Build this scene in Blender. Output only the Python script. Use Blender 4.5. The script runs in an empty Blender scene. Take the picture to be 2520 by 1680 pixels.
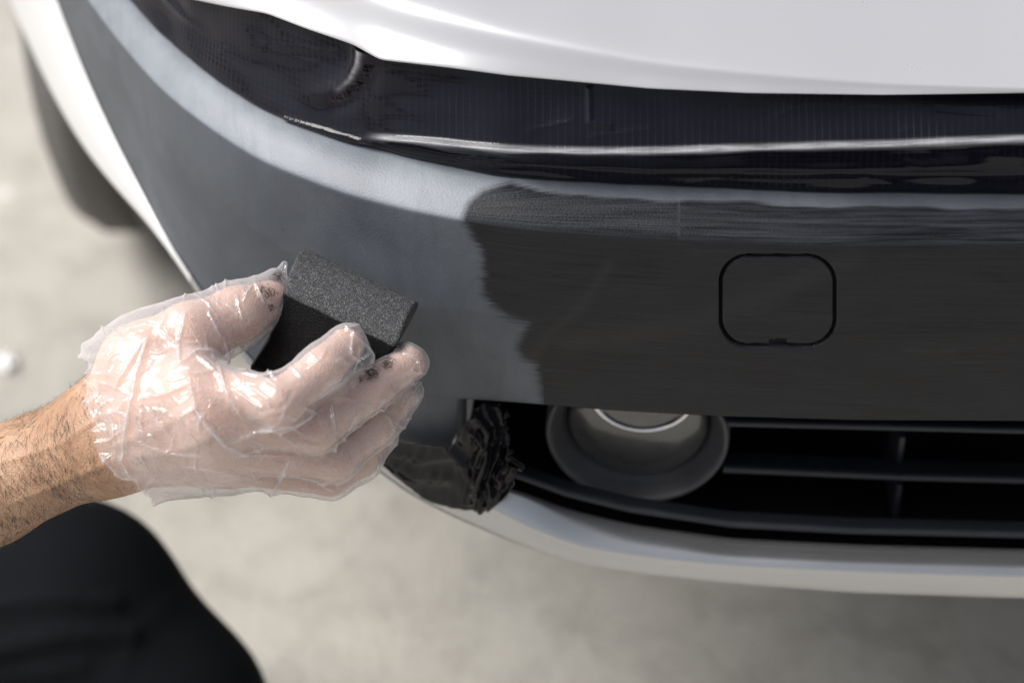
import bpy, bmesh, math, random
import numpy as np
from mathutils import Vector, Matrix, noise as mnoise

# ------------------------------------------------------------------ camera, sky, sun, exposure
sc = bpy.context.scene
PITCH = math.radians(38.0)
FOC = 80.0
FPX = 2520.0 * FOC / 36.0
CAM = np.array([0.0, -0.890, 1.196])
FWD = np.array([0.0, math.cos(PITCH), -math.sin(PITCH)])
UPV = np.array([0.0, math.sin(PITCH), math.cos(PITCH)])
RGT = np.array([1.0, 0.0, 0.0])

cd = bpy.data.cameras.new('camera')
cam = bpy.data.objects.new('camera', cd)
sc.collection.objects.link(cam)
cam.location = CAM
cam.rotation_euler = (math.pi / 2 - PITCH, 0, 0)
cd.lens = FOC
cd.sensor_width = 36.0
cd.clip_start = 0.01
cd.clip_end = 500
cd.dof.use_dof = True
cd.dof.focus_distance = 1.115
cd.dof.aperture_fstop = 4.0
sc.camera = cam

SUN_EL, SUN_AZ = 54.0, -94.0          # azimuth measured from +Y towards +X
w = bpy.data.worlds.new('World'); sc.world = w; w.use_nodes = True
nt = w.node_tree
bg = nt.nodes['Background']
sky = nt.nodes.new('ShaderNodeTexSky')
sky.sky_type = 'NISHITA'; sky.sun_disc = False
sky.sun_elevation = math.radians(SUN_EL); sky.sun_rotation = math.radians(SUN_AZ)
sky.air_density = 1.0; sky.dust_density = 4.0; sky.ozone_density = 1.0
hs = nt.nodes.new('ShaderNodeHueSaturation'); hs.inputs['Saturation'].default_value = 0.36   # thin bright haze
nt.links.new(sky.outputs[0], hs.inputs['Color']); nt.links.new(hs.outputs[0], bg.inputs[0])
bg.inputs[1].default_value = 0.11
sd = bpy.data.lights.new('sun', 'SUN')
sun = bpy.data.objects.new('sun', sd); sc.collection.objects.link(sun)
sd.energy = 3.5; sd.angle = math.radians(34.0); sd.color = (1.0, 0.975, 0.94)
_d = Vector((math.sin(math.radians(SUN_AZ)) * math.cos(math.radians(SUN_EL)),
             math.cos(math.radians(SUN_AZ)) * math.cos(math.radians(SUN_EL)), math.sin(math.radians(SUN_EL))))
sun.rotation_euler = _d.to_track_quat('Z', 'Y').to_euler()
sun.location = (0, 0, 5)
vs = sc.view_settings
vs.view_transform = 'Standard'; vs.look = 'None'; vs.gamma = 1.0; vs.use_curve_mapping = False
vs.exposure = 0.3
sc.cycles.transparent_max_bounces = 24
sc.cycles.use_denoising = True

random.seed(4)
RNG = np.random.default_rng(7)

# ------------------------------------------------------------------ helpers
def ray(px, py):
    px = np.asarray(px, float); py = np.asarray(py, float)
    a = (px - 1260) / FPX; b = -(py - 840) / FPX
    return FWD + a[..., None] * RGT + b[..., None] * UPV
def at_depth(px, py, d):
    return CAM + np.asarray(d, float)[..., None] * ray(px, py)
def on_z(px, py, z):
    r = ray(px, py); t = (np.asarray(z, float) - CAM[2]) / r[..., 2]
    return CAM + t[..., None] * r
def on_y(px, py, y):
    r = ray(px, py); t = (np.asarray(y, float) - CAM[1]) / r[..., 1]
    return CAM + t[..., None] * r

def gsmooth(a, s, axis=0):
    """gaussian smoothing along an axis, ends extrapolated linearly"""
    a = np.moveaxis(np.asarray(a, float), axis, 0)
    n = int(4 * s) + 1
    k = np.exp(-0.5 * (np.arange(-n, n + 1) / s) ** 2); k /= k.sum()
    pre = a[0] - (a[1] - a[0]) * np.arange(n, 0, -1).reshape(-1, *([1] * (a.ndim - 1)))
    post = a[-1] + (a[-1] - a[-2]) * np.arange(1, n + 1).reshape(-1, *([1] * (a.ndim - 1)))
    p = np.concatenate([pre, a, post])
    out = np.zeros_like(a)
    for i, w_ in enumerate(k):
        out += w_ * p[i:i + a.shape[0]]
    return np.moveaxis(out, 0, axis)

XS = np.arange(-400.0, 4700.0, 4.0)
def curve(pts, s=22):
    pts = np.array(sorted(pts), float)
    return lambda x, y=gsmooth(np.interp(XS, pts[:, 0], pts[:, 1]) if False else
                               _lin(pts), s / 4.0): np.interp(x, XS, y)
def _lin(pts):
    y = np.interp(XS, pts[:, 0], pts[:, 1])
    m0 = (pts[1, 1] - pts[0, 1]) / (pts[1, 0] - pts[0, 0])
    lo = XS < pts[0, 0]
    y[lo] = pts[0, 1] + m0 * (XS[lo] - pts[0, 0])
    return y
def sstep(a, b, x):
    t = np.clip((np.asarray(x, float) - a) / (b - a), 0, 1)
    return t * t * (3 - 2 * t)

ROOT_LOC = {}
def link(name, me, parent=None, mat=None):
    o = bpy.data.objects.new(name, me)
    sc.collection.objects.link(o)
    if parent is not None:
        o.parent = parent
        if parent.name in ROOT_LOC:      # meshes under a root are written in world space
            o.matrix_parent_inverse = Matrix.Translation(-ROOT_LOC[parent.name])
    if mat is not None: me.materials.append(mat)
    return o
def mesh_from(name, V, F, mat=None, parent=None, smooth=True):
    me = bpy.data.meshes.new(name)
    me.from_pydata(np.asarray(V, float).reshape(-1, 3).tolist(), [], F if isinstance(F, list) else F.tolist())
    if smooth: me.polygons.foreach_set('use_smooth', [True] * len(me.polygons))
    me.update()
    return link(name, me, parent, mat)
def grid_faces(nr, nc, keep=None, flip=False):
    i = np.arange(nr * nc).reshape(nr, nc)
    q = np.stack([i[:-1, :-1], i[:-1, 1:], i[1:, 1:], i[1:, :-1]], -1)
    if flip: q = q[..., ::-1]
    q = q.reshape(-1, 4)
    if keep is not None: q = q[keep.reshape(-1)]
    return q
def grid_obj(name, G, mat=None, parent=None, uv=None, attrs=None, keep=None, flip=False):
    nr, nc = G.shape[:2]
    F = grid_faces(nr, nc, keep, flip)
    used = np.unique(F); remap = -np.ones(nr * nc, int); remap[used] = np.arange(len(used))
    o = mesh_from(name, G.reshape(-1, 3)[used], remap[F], mat, parent)
    me = o.data
    if uv is not None:
        l = me.uv_layers.new(name='UVMap')
        vi = np.empty(len(me.loops), np.int32); me.loops.foreach_get('vertex_index', vi)
        l.data.foreach_set('uv', uv.reshape(-1, 2)[used][vi].astype(np.float32).ravel())
    for k, a in (attrs or {}).items():
        at = me.attributes.new(k, 'FLOAT', 'POINT')
        at.data.foreach_set('value', a.reshape(-1)[used].astype(np.float32))
    return o
def empty(name, loc=(0, 0, 0), parent=None):
    o = bpy.data.objects.new(name, None); sc.collection.objects.link(o)
    o.location = loc; o.empty_display_size = 0.05
    if parent is not None:
        o.parent = parent; o.matrix_parent_inverse = Matrix.Translation(-ROOT_LOC[parent.name])
    else: ROOT_LOC[o.name] = Vector(loc)
    return o
def tag(o, label, cat, group=None):
    o['label'] = label; o['category'] = cat
    if group: o['group'] = group
def polyline_rows(ctrl, counts):
    """ctrl: list of (nc,3) arrays; counts: rows per span -> (nr,nc,3)"""
    rows = []
    for a, b, n in zip(ctrl[:-1], ctrl[1:], counts):
        for t in np.arange(n) / n:
            rows.append(a * (1 - t) + b * t)
    rows.append(ctrl[-1])
    return np.array(rows)
def row_smooth(G, s):
    return gsmooth(G, s, 0)
def metric_uv(G, r0=None):
    """u along columns, v along rows, in metres"""
    du = np.linalg.norm(np.diff(G, axis=1), axis=2); dv = np.linalg.norm(np.diff(G, axis=0), axis=2)
    mid = G.shape[0] // 2 if r0 is None else r0
    u = np.concatenate([[0], np.cumsum(du[mid])])
    v = np.concatenate([[0], np.cumsum(dv.mean(1))])
    U, W = np.meshgrid(u, v)
    return np.stack([U, W], -1)
def grid_normals(G):
    a = np.gradient(G, axis=1); b = np.gradient(G, axis=0)
    n = np.cross(a, b); n /= np.linalg.norm(n, axis=2, keepdims=True) + 1e-12
    v = CAM - G
    s = np.sign((n * v).sum(2, keepdims=True)); s[s == 0] = 1
    return n * s
def seg_dist(px, py, poly):
    """distance and parameter to a polyline"""
    d = np.full(np.shape(px), 1e9); tt = np.zeros(np.shape(px)); n = len(poly) - 1
    for i in range(n):
        ax, ay = poly[i]; bx, by = poly[i + 1]
        dx, dy = bx - ax, by - ay
        t = np.clip(((px - ax) * dx + (py - ay) * dy) / (dx * dx + dy * dy + 1e-9), 0, 1)
        e = np.hypot(px - ax - t * dx, py - ay - t * dy)
        m = e < d
        d = np.where(m, e, d); tt = np.where(m, (i + t) / n, tt)
    return d, tt
def project(P):
    r = P - CAM
    d = r @ FWD
    return 1260 + (r @ RGT) / d * FPX, 840 - (r @ UPV) / d * FPX
def box_mesh(name, lo, hi, mat, parent, bev=0.0):
    bm = bmesh.new()
    bmesh.ops.create_cube(bm, size=1.0)
    for v in bm.verts:
        v.co = Vector([(lo[i] + hi[i]) / 2 + v.co[i] * (hi[i] - lo[i]) for i in range(3)])
    if bev: bmesh.ops.bevel(bm, geom=bm.edges[:], offset=bev, segments=3, affect='EDGES', profile=0.5)
    me = bpy.data.meshes.new(name); bm.to_mesh(me); bm.free()
    me.polygons.foreach_set('use_smooth', [bool(bev)] * len(me.polygons))
    return link(name, me, parent, mat)
def lathe(name, prof, origin, axis, mat, parent, seg=64):
    """prof: list of (r, a) - radius and distance along axis"""
    ax = Vector(axis).normalized()
    e1 = ax.orthogonal().normalized(); e2 = ax.cross(e1)
    V = []
    for r, a in prof:
        for k in range(seg):
            t = 2 * math.pi * k / seg
            p = Vector(origin) + ax * a + (e1 * math.cos(t) + e2 * math.sin(t)) * r
            V.append(p[:])
    F = []
    for i in range(len(prof) - 1):
        for k in range(seg):
            k2 = (k + 1) % seg
            F.append([i * seg + k, i * seg + k2, (i + 1) * seg + k2, (i + 1) * seg + k])
    return mesh_from(name, V, F, mat, parent)

# ------------------------------------------------------------------ materials
def mat(name):
    m = bpy.data.materials.new(name); m.use_nodes = True
    return m, m.node_tree, m.node_tree.nodes['Principled BSDF']
class NB:
    """small node builder"""
    def __init__(s, t): s.t = t
    def n(s, typ, **kw):
        nd = s.t.nodes.new(typ)
        for k, v in kw.items():
            if k.startswith('in_'):
                nd.inputs[k[3:].replace('_', ' ')].default_value = v
            else: setattr(nd, k, v)
        return nd
    def l(s, a, b): s.t.links.new(a, b)
    def math(s, op, a, b=None, clamp=False):
        nd = s.t.nodes.new('ShaderNodeMath'); nd.operation = op; nd.use_clamp = clamp
        for i, x in enumerate((a, b)):
            if x is None: continue
            if isinstance(x, (int, float)): nd.inputs[i].default_value = x
            else: s.l(x, nd.inputs[i])
        return nd.outputs[0]
    def mix(s, f, a, b):
        nd = s.t.nodes.new('ShaderNodeMix'); nd.data_type = 'RGBA'
        for i, x in ((0, f), (6, a), (7, b)):
            if isinstance(x, (int, float)): nd.inputs[i].default_value = x
            elif isinstance(x, tuple): nd.inputs[i].default_value = (*x, 1) if len(x) == 3 else x
            else: s.l(x, nd.inputs[i])
        return nd.outputs[2]
    def ramp(s, f, stops, interp='LINEAR'):
        nd = s.t.nodes.new('ShaderNodeValToRGB'); nd.color_ramp.interpolation = interp
        e = nd.color_ramp.elements
        while len(e) < len(stops): e.new(0.5)
        for i, (p, c) in enumerate(stops):
            e[i].position = p
            e[i].color = (c, c, c, 1) if isinstance(c, (int, float)) else (*c, 1)
        s.l(f, nd.inputs[0]); return nd.outputs[0]
    def vec(s, src, scale):
        nd = s.t.nodes.new('ShaderNodeMapping'); nd.inputs['Scale'].default_value = scale
        s.l(src, nd.inputs['Vector']); return nd.outputs[0]
    def noise(s, v, scale=1.0, detail=3.0, rough=0.5, dist=0.0):
        nd = s.n('ShaderNodeTexNoise', in_Scale=scale, in_Detail=detail, in_Roughness=rough, in_Distortion=dist)
        s.l(v, nd.inputs['Vector']); return nd.outputs['Fac']
    def bump(s, h, strength, distance, normal=None):
        nd = s.n('ShaderNodeBump', in_Strength=strength, in_Distance=distance)
        s.l(h, nd.inputs['Height'])
        if normal is not None: s.l(normal, nd.inputs['Normal'])
        return nd.outputs[0]

def mat_concrete():
    m, t, p = mat('concrete'); b = NB(t)
    tc = b.n('ShaderNodeTexCoord').outputs['Object']
    big = b.noise(tc, 3.2, 5, 0.6); mid = b.noise(tc, 19, 6, 0.65, 0.5); fine = b.noise(tc, 160, 4, 0.6)
    c = b.mix(b.ramp(big, [(0.3, 0.0), (0.7, 1.0)]), (0.29, 0.275, 0.245), (0.385, 0.37, 0.335))
    c = b.mix(b.ramp(mid, [(0.46, 0.0), (0.68, 0.75)]), c, (0.205, 0.195, 0.172))
    c = b.mix(b.math('MULTIPLY', fine, 0.35), c, (0.58, 0.55, 0.49))
    v = b.n('ShaderNodeTexVoronoi', in_Scale=9.0); b.l(tc, v.inputs['Vector'])
    sp = b.ramp(v.outputs['Distance'], [(0.05, 1.0), (0.09, 0.0)])
    c = b.mix(b.math('MULTIPLY', sp, 0.6), c, (0.66, 0.65, 0.62))
    b.l(c, p.inputs['Base Color'])
    p.inputs['Roughness'].default_value = 0.85
    h = b.math('ADD', fine, b.math('MULTIPLY', mid, 2.0))
    b.l(b.bump(h, 0.5, 0.004), p.inputs['Normal'])
    return m

def mat_paint(name, col, metallic, rough):
    m, t, p = mat(name); b = NB(t)
    tc = b.n('ShaderNodeTexCoord').outputs['Object']
    fl = b.noise(tc, 2600, 2, 0.6)
    c = b.mix(b.math('MULTIPLY', fl, 0.25), col, tuple(min(1, x * 1.12) for x in col))
    dust = b.noise(tc, 35, 5, 0.65)
    c = b.mix(b.ramp(dust, [(0.62, 0.0), (0.85, 0.22)]), c, (0.42, 0.40, 0.36))
    b.l(c, p.inputs['Base Color'])
    p.inputs['Metallic'].default_value = metallic
    b.l(b.math('ADD', rough, b.math('MULTIPLY', dust, 0.1)), p.inputs['Roughness'])
    p.inputs['Coat Weight'].default_value = 0.6
    p.inputs['Coat Roughness'].default_value = 0.08
    b.l(b.bump(fl, 0.04, 0.0004), p.inputs['Normal'])
    return m

def mat_bumper():
    m, t, p = mat('bumper_plastic'); b = NB(t)
    uv = b.n('ShaderNodeUVMap').outputs[0]
    tc = b.n('ShaderNodeTexCoord').outputs['Object']
    wet = b.n('ShaderNodeAttribute', attribute_name='wet').outputs['Fac']
    led = b.n('ShaderNodeAttribute', attribute_name='ledge').outputs['Fac']
    # grain of the moulded plastic
    vo = b.n('ShaderNodeTexVoronoi', in_Scale=850.0, feature='F1'); b.l(tc, vo.inputs['Vector'])
    grain = b.math('MULTIPLY', vo.outputs['Distance'], 1.0)
    # dry, weathered
    st = b.noise(tc, 10, 6, 0.62, 0.5); st2 = b.noise(b.vec(uv, (50, 14, 1)), 1.0, 5, 0.6, 1.2)
    dry = b.mix(b.ramp(st, [(0.3, 0.0), (0.72, 1.0)]), (0.095, 0.106, 0.125), (0.215, 0.23, 0.252))
    dry = b.mix(b.ramp(st2, [(0.5, 0.0), (0.75, 0.5)]), dry, (0.10, 0.108, 0.125))
    spot = b.n('ShaderNodeTexVoronoi', in_Scale=70.0, in_Randomness=1.0); b.l(tc, spot.inputs['Vector'])
    spn = b.math('MULTIPLY', b.ramp(spot.outputs['Distance'], [(0.05, 1.0), (0.12, 0.0)]), b.ramp(b.noise(tc, 45, 2), [(0.5, 0.0), (0.6, 1.0)]))
    dry = b.mix(b.math('MULTIPLY', spn, 0.55), dry, (0.06, 0.065, 0.075))
    sc1 = b.noise(b.vec(uv, (700, 60, 1)), 1.0, 3, 0.7, 2.0)
    dry = b.mix(b.ramp(sc1, [(0.66, 0.0), (0.8, 0.35)]), dry, (0.30, 0.31, 0.33))
    toplit = b.n('ShaderNodeMix'); toplit.data_type = 'RGBA'; toplit.blend_type = 'MULTIPLY'; toplit.inputs[0].default_value = 1.0
    b.l(dry, toplit.inputs[6]); b.l(b.mix(led, (0.43, 0.455, 0.49), (1.1, 1.11, 1.13)), toplit.inputs[7]); dry = toplit.outputs[2]   # light from above put into the colour: ledge paler, face darker
    # brush streaks of the dressing, along the panel
    s1 = b.noise(b.vec(uv, (16, 620, 1)), 1.0, 5, 0.65, 0.6)
    s2 = b.noise(b.vec(uv, (30, 2600, 1)), 1.0, 2, 0.6)
    swa = b.n('ShaderNodeAttribute', attribute_name='stroke').outputs['Fac']
    su = b.n('ShaderNodeSeparateXYZ'); b.l(uv, su.inputs[0])
    cb = b.n('ShaderNodeCombineXYZ'); b.l(b.math('MULTIPLY', su.outputs[0], 14.0), cb.inputs[0]); b.l(b.math('MULTIPLY', swa, 17.0), cb.inputs[1])
    arc = b.noise(cb.outputs[0], 1.0, 5, 0.72, 0.25)
    streak = b.math('ADD', b.math('MULTIPLY', s1, 0.45), b.math('MULTIPLY', s2, 0.55))
    streak = b.math('ADD', b.math('MULTIPLY', streak, b.math('SUBTRACT', 1.0, led)), b.math('MULTIPLY', arc, led))
    edge = b.math('ADD', wet, b.math('MULTIPLY', b.math('SUBTRACT', streak, 0.5), b.math('SUBTRACT', 0.020, b.math('MULTIPLY', led, 0.014))))
    mask = b.ramp(b.math('ADD', b.math('MULTIPLY', edge, 260.0), 0.5), [(0.0, 0.0), (1.0, 1.0)])
    thin = b.n('ShaderNodeAttribute', attribute_name='thin').outputs['Fac']
    mask = b.math('MAXIMUM', mask, b.math('MULTIPLY', thin, b.math('ADD', 0.42, b.math('MULTIPLY', arc, 0.35))))
    sw = b.noise(b.vec(uv, (9, 30, 1)), 1.0, 5, 0.6, 1.4)
    wetc = b.mix(b.ramp(streak, [(0.36, 0.0), (0.66, 1.0)]), (0.0032, 0.0035, 0.005), (0.0175, 0.018, 0.0215))
    wl = b.mix(b.ramp(arc, [(0.40, 0.0), (0.62, 1.0)]), (0.0025, 0.003, 0.0045), (0.025, 0.0275, 0.034))   # thin film on the ledge
    wetc = b.mix(led, wetc, wl)
    sm_ = b.n('ShaderNodeAttribute', attribute_name='smear').outputs['Fac']
    wetc = b.mix(b.math('MULTIPLY', sm_, 0.5), wetc, (0.055, 0.054, 0.054))
    wetc = b.mix(b.ramp(sw, [(0.4, 0.0), (0.7, 0.5)]), wetc, (0.017, 0.0182, 0.0225))
    col = b.mix(mask, dry, wetc)
    b.l(col, p.inputs['Base Color'])
    rdry = b.math('ADD', 0.44, b.math('MULTIPLY', st, 0.15))
    rwet = b.math('ADD', 0.22, b.math('MULTIPLY', streak, 0.34))
    rr = b.n('ShaderNodeMix'); b.l(mask, rr.inputs[0]); b.l(rdry, rr.inputs[2]); b.l(rwet, rr.inputs[3])
    b.l(rr.outputs[0], p.inputs['Roughness'])
    b.l(b.math('SUBTRACT', 0.55, b.math('MULTIPLY', mask, b.math('ADD', 0.30, b.math('MULTIPLY', led, 0.06)))), p.inputs['Specular IOR Level'])
    h = b.math('ADD', b.math('MULTIPLY', grain, 0.35), b.math('MULTIPLY', b.math('MULTIPLY', streak, mask), 0.9))
    b.l(b.bump(h, 0.5, 0.00045), p.inputs['Normal'])
    return m

def mat_tape(name, grid=True):
    m, t, p = mat(name); b = NB(t)
    uv = b.n('ShaderNodeUVMap').outputs[0]
    tc = b.n('ShaderNodeTexCoord').outputs['Object']
    p.inputs['Base Color'].default_value = (0.008, 0.0075, 0.009, 1)
    p.inputs['Roughness'].default_value = 0.11
    p.inputs['Specular IOR Level'].default_value = 0.27
    n1 = b.noise(tc, 60, 4, 0.6); n2 = b.noise(b.vec(uv, (10, 700, 1)), 1.0, 3, 0.6)
    if grid:
        sx = b.n('ShaderNodeSeparateXYZ'); b.l(uv, sx.inputs[0])
        wob = b.math('MULTIPLY', b.noise(tc, 30, 2), 2.2)
        gx = b.math('SINE', b.math('ADD', b.math('MULTIPLY', sx.outputs[0], 1750.0), wob))
        gy = b.math('SINE', b.math('ADD', b.math('MULTIPLY', sx.outputs[1], 2900.0), wob))
        gx = b.math('POWER', b.math('MULTIPLY', b.math('ADD', gx, 1.0), 0.5), 5.0)
        gy = b.math('POWER', b.math('MULTIPLY', b.math('ADD', gy, 1.0), 0.5), 5.0)
        amp = b.ramp(b.noise(tc, 22, 3, 0.6), [(0.35, 0.15), (0.65, 1.0)])
        g = b.math('MULTIPLY', b.math('ADD', gx, b.math('MULTIPLY', gy, 0.4)), amp)
        h = b.math('ADD', g, b.math('ADD', b.math('MULTIPLY', n1, 1.4), b.math('MULTIPLY', n2, 0.8)))
        nb = b.bump(h, 0.35, 0.00022)
        sf = b.n('ShaderNodeAttribute', attribute_name='fold_glint').outputs['Fac']
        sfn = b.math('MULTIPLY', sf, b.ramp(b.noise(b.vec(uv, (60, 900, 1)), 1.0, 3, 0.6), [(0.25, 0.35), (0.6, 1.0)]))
        b.l(b.mix(sfn, b.mix(b.math('MULTIPLY', g, 0.35), (0.0035, 0.0034, 0.0075), (0.014, 0.0145, 0.026)), (0.27, 0.27, 0.285)), p.inputs['Base Color'])   # highlight along the folds painted in as a pale colour
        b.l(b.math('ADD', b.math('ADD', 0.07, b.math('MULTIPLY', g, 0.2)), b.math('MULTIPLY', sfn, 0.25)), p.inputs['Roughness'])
    else:
        nb = b.bump(b.math('ADD', n1, b.math('MULTIPLY', n2, 0.2)), 0.4, 0.0008)
    b.l(nb, p.inputs['Normal'])
    return m

def mat_black(name, col=(0.012, 0.012, 0.014), rough=0.5, grain=True, spec=0.5):
    m, t, p = mat(name); b = NB(t)
    tc = b.n('ShaderNodeTexCoord').outputs['Object']
    n = b.noise(tc, 90, 4, 0.6)
    b.l(b.mix(n, col, tuple(x * 1.7 for x in col)), p.inputs['Base Color'])
    b.l(b.math('ADD', rough - 0.08, b.math('MULTIPLY', n, 0.2)), p.inputs['Roughness'])
    p.inputs['Specular IOR Level'].default_value = spec
    if grain:
        b.l(b.bump(b.noise(tc, 1400, 2), 0.3, 0.0004), p.inputs['Normal'])
    return m

def mat_foam():
    m, t, p = mat('black_foam'); b = NB(t)
    tc = b.n('ShaderNodeTexCoord').outputs['Object']
    v1 = b.n('ShaderNodeTexVoronoi', in_Scale=2100.0); b.l(tc, v1.inputs['Vector'])
    v2 = b.n('ShaderNodeTexVoronoi', in_Scale=2300.0); b.l(tc, v2.inputs['Vector'])
    n = b.noise(tc, 120, 4, 0.6)
    cell = b.math('ADD', v1.outputs['Distance'], b.math('MULTIPLY', v2.outputs['Distance'], 0.8))
    rb = b.n('ShaderNodeSeparateColor'); b.l(v2.outputs['Color'], rb.inputs[0])
    spk = b.math('POWER', rb.outputs[0], 4.0)
    c = b.mix(b.ramp(cell, [(0.35, 0.0), (1.0, 1.0)]), (0.006, 0.006, 0.0065), (0.05, 0.05, 0.053))
    c = b.mix(b.math('MULTIPLY', spk, 0.7), c, (0.24, 0.24, 0.25))
    so = b.n('ShaderNodeAttribute', attribute_name='soaked').outputs['Fac']
    so = b.ramp(b.math('ADD', so, b.math('MULTIPLY', b.math('SUBTRACT', n, 0.5), 0.35)), [(0.4, 0.0), (0.6, 1.0)])
    c = b.mix(so, c, b.mix(b.ramp(cell, [(0.5, 0.0), (1.1, 1.0)]), (0.0018, 0.0017, 0.0019), (0.009, 0.0085, 0.009)))
    b.l(c, p.inputs['Base Color'])
    b.l(b.math('SUBTRACT', 0.48, b.math('MULTIPLY', so, 0.2)), p.inputs['Roughness'])
    b.l(b.math('SUBTRACT', 0.26, b.math('MULTIPLY', so, 0.17)), p.inputs['Specular IOR Level'])
    b.l(b.bump(cell, 0.8, 0.0005), p.inputs['Normal'])
    return m

def mat_skin():
    m, t, p = mat('skin'); b = NB(t)
    tc = b.n('ShaderNodeTexCoord').outputs['Object']
    n1 = b.noise(tc, 40, 4, 0.6); n2 = b.noise(tc, 180, 3, 0.6)
    at = b.n('ShaderNodeAttribute', attribute_name='tan').outputs['Fac']
    c = b.mix(b.ramp(n1, [(0.3, 0.0), (0.7, 1.0)]), (0.60, 0.385, 0.30), (0.71, 0.51, 0.42))
    ct = b.mix(b.ramp(n1, [(0.3, 0.0), (0.7, 1.0)]), (0.35, 0.20, 0.118), (0.46, 0.29, 0.185))
    c = b.mix(at, c, ct)
    c = b.mix(b.ramp(n2, [(0.5, 0.0), (0.8, 0.3)]), c, (0.42, 0.16, 0.10))
    b.l(c, p.inputs['Base Color'])
    p.inputs['Roughness'].default_value = 0.48
    p.inputs['Subsurface Weight'].default_value = 0.12
    p.inputs['Subsurface Radius'].default_value = (0.008, 0.003, 0.0015)
    p.inputs['Subsurface Scale'].default_value = 0.6
    v = b.n('ShaderNodeTexVoronoi', in_Scale=900.0); b.l(tc, v.inputs['Vector'])
    wr = b.noise(b.vec(tc, (420, 120, 260)), 1.0, 4, 0.6, 0.5)
    b.l(b.bump(b.math('ADD', v.outputs['Distance'], b.math('MULTIPLY', wr, 1.6)), 0.45, 0.0006), p.inputs['Normal'])
    return m

def mat_glove():
    m = bpy.data.materials.new('clear_film'); m.use_nodes = True
    t = m.node_tree; b = NB(t)
    t.nodes.remove(t.nodes['Principled BSDF'])
    out = t.nodes['Material Output']
    tc = b.n('ShaderNodeTexCoord').outputs['Object']
    f1 = b.noise(b.vec(tc, (1, 1, 1)), 130, 4, 0.6, 0.8)
    v = b.n('ShaderNodeTexVoronoi', in_Scale=95.0, feature='DISTANCE_TO_EDGE'); b.l(tc, v.inputs['Vector'])
    cr = b.ramp(v.outputs['Distance'], [(0.0, 1.0), (0.06, 0.25), (0.2, 0.0)])
    patch = b.ramp(b.noise(tc, 28, 3, 0.6), [(0.45, 0.0), (0.65, 1.0)])
    ripple = b.math('MULTIPLY', b.noise(b.vec(tc, (900, 300, 600)), 1.0, 2, 0.5, 1.0), patch)
    h = b.math('ADD', b.math('ADD', b.math('MULTIPLY', f1, 1.2), b.math('MULTIPLY', cr, 0.5)), b.math('MULTIPLY', ripple, 0.35))
    nb = b.bump(h, 0.35, 0.0009)
    film = b.n('ShaderNodeBsdfDiffuse'); film.inputs['Color'].default_value = (0.89, 0.90, 0.94, 1); b.l(nb, film.inputs['Normal'])
    tr = b.n('ShaderNodeBsdfTranslucent'); tr.inputs['Color'].default_value = (0.92, 0.90, 0.92, 1); b.l(nb, tr.inputs['Normal'])
    gl = b.n('ShaderNodeBsdfGlossy'); gl.inputs['Roughness'].default_value = 0.13; b.l(nb, gl.inputs['Normal'])
    tp = b.n('ShaderNodeBsdfTransparent'); tp.inputs['Color'].default_value = (0.97, 0.965, 0.97, 1)
    m1 = b.n('ShaderNodeMixShader', ); m1.inputs[0].default_value = 0.45
    b.l(film.outputs[0], m1.inputs[1]); b.l(tr.outputs[0], m1.inputs[2])
    crease = b.n('ShaderNodeAttribute', attribute_name='crease').outputs['Fac']
    lw = b.n('ShaderNodeLayerWeight'); lw.inputs['Blend'].default_value = 0.45
    op = b.math('ADD', b.math('ADD', 0.085, b.math('MULTIPLY', lw.outputs['Facing'], 0.48)),
                b.math('ADD', b.math('MULTIPLY', crease, 0.5), b.math('MULTIPLY', cr, 0.05)), clamp=True)
    m2 = b.n('ShaderNodeMixShader'); b.l(op, m2.inputs[0]); b.l(tp.outputs[0], m2.inputs[1]); b.l(m1.outputs[0], m2.inputs[2])
    fr = b.n('ShaderNodeFresnel'); fr.inputs['IOR'].default_value = 1.55; b.l(nb, fr.inputs['Normal'])
    m3 = b.n('ShaderNodeMixShader'); b.l(b.math('MINIMUM', b.math('MULTIPLY', fr.outputs[0], 1.7), 0.24), m3.inputs[0])
    b.l(m2.outputs[0], m3.inputs[1]); b.l(gl.outputs[0], m3.inputs[2])
    stn = b.n('ShaderNodeAttribute', attribute_name='stain').outputs['Fac']
    stn = b.ramp(b.math('ADD', stn, b.math('MULTIPLY', b.math('SUBTRACT', b.noise(b.vec(tc, (500, 1100, 700)), 1.0, 5, 0.75), 0.5), 2.2)), [(0.52, 0.0), (0.85, 0.8)])
    dk = b.n('ShaderNodeBsdfDiffuse'); dk.inputs['Color'].default_value = (0.02, 0.012, 0.01, 1)
    m4 = b.n('ShaderNodeMixShader'); b.l(stn, m4.inputs[0]); b.l(m3.outputs[0], m4.inputs[1]); b.l(dk.outputs[0], m4.inputs[2])
    b.l(m4.outputs[0], out.inputs['Surface'])
    return m

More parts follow.
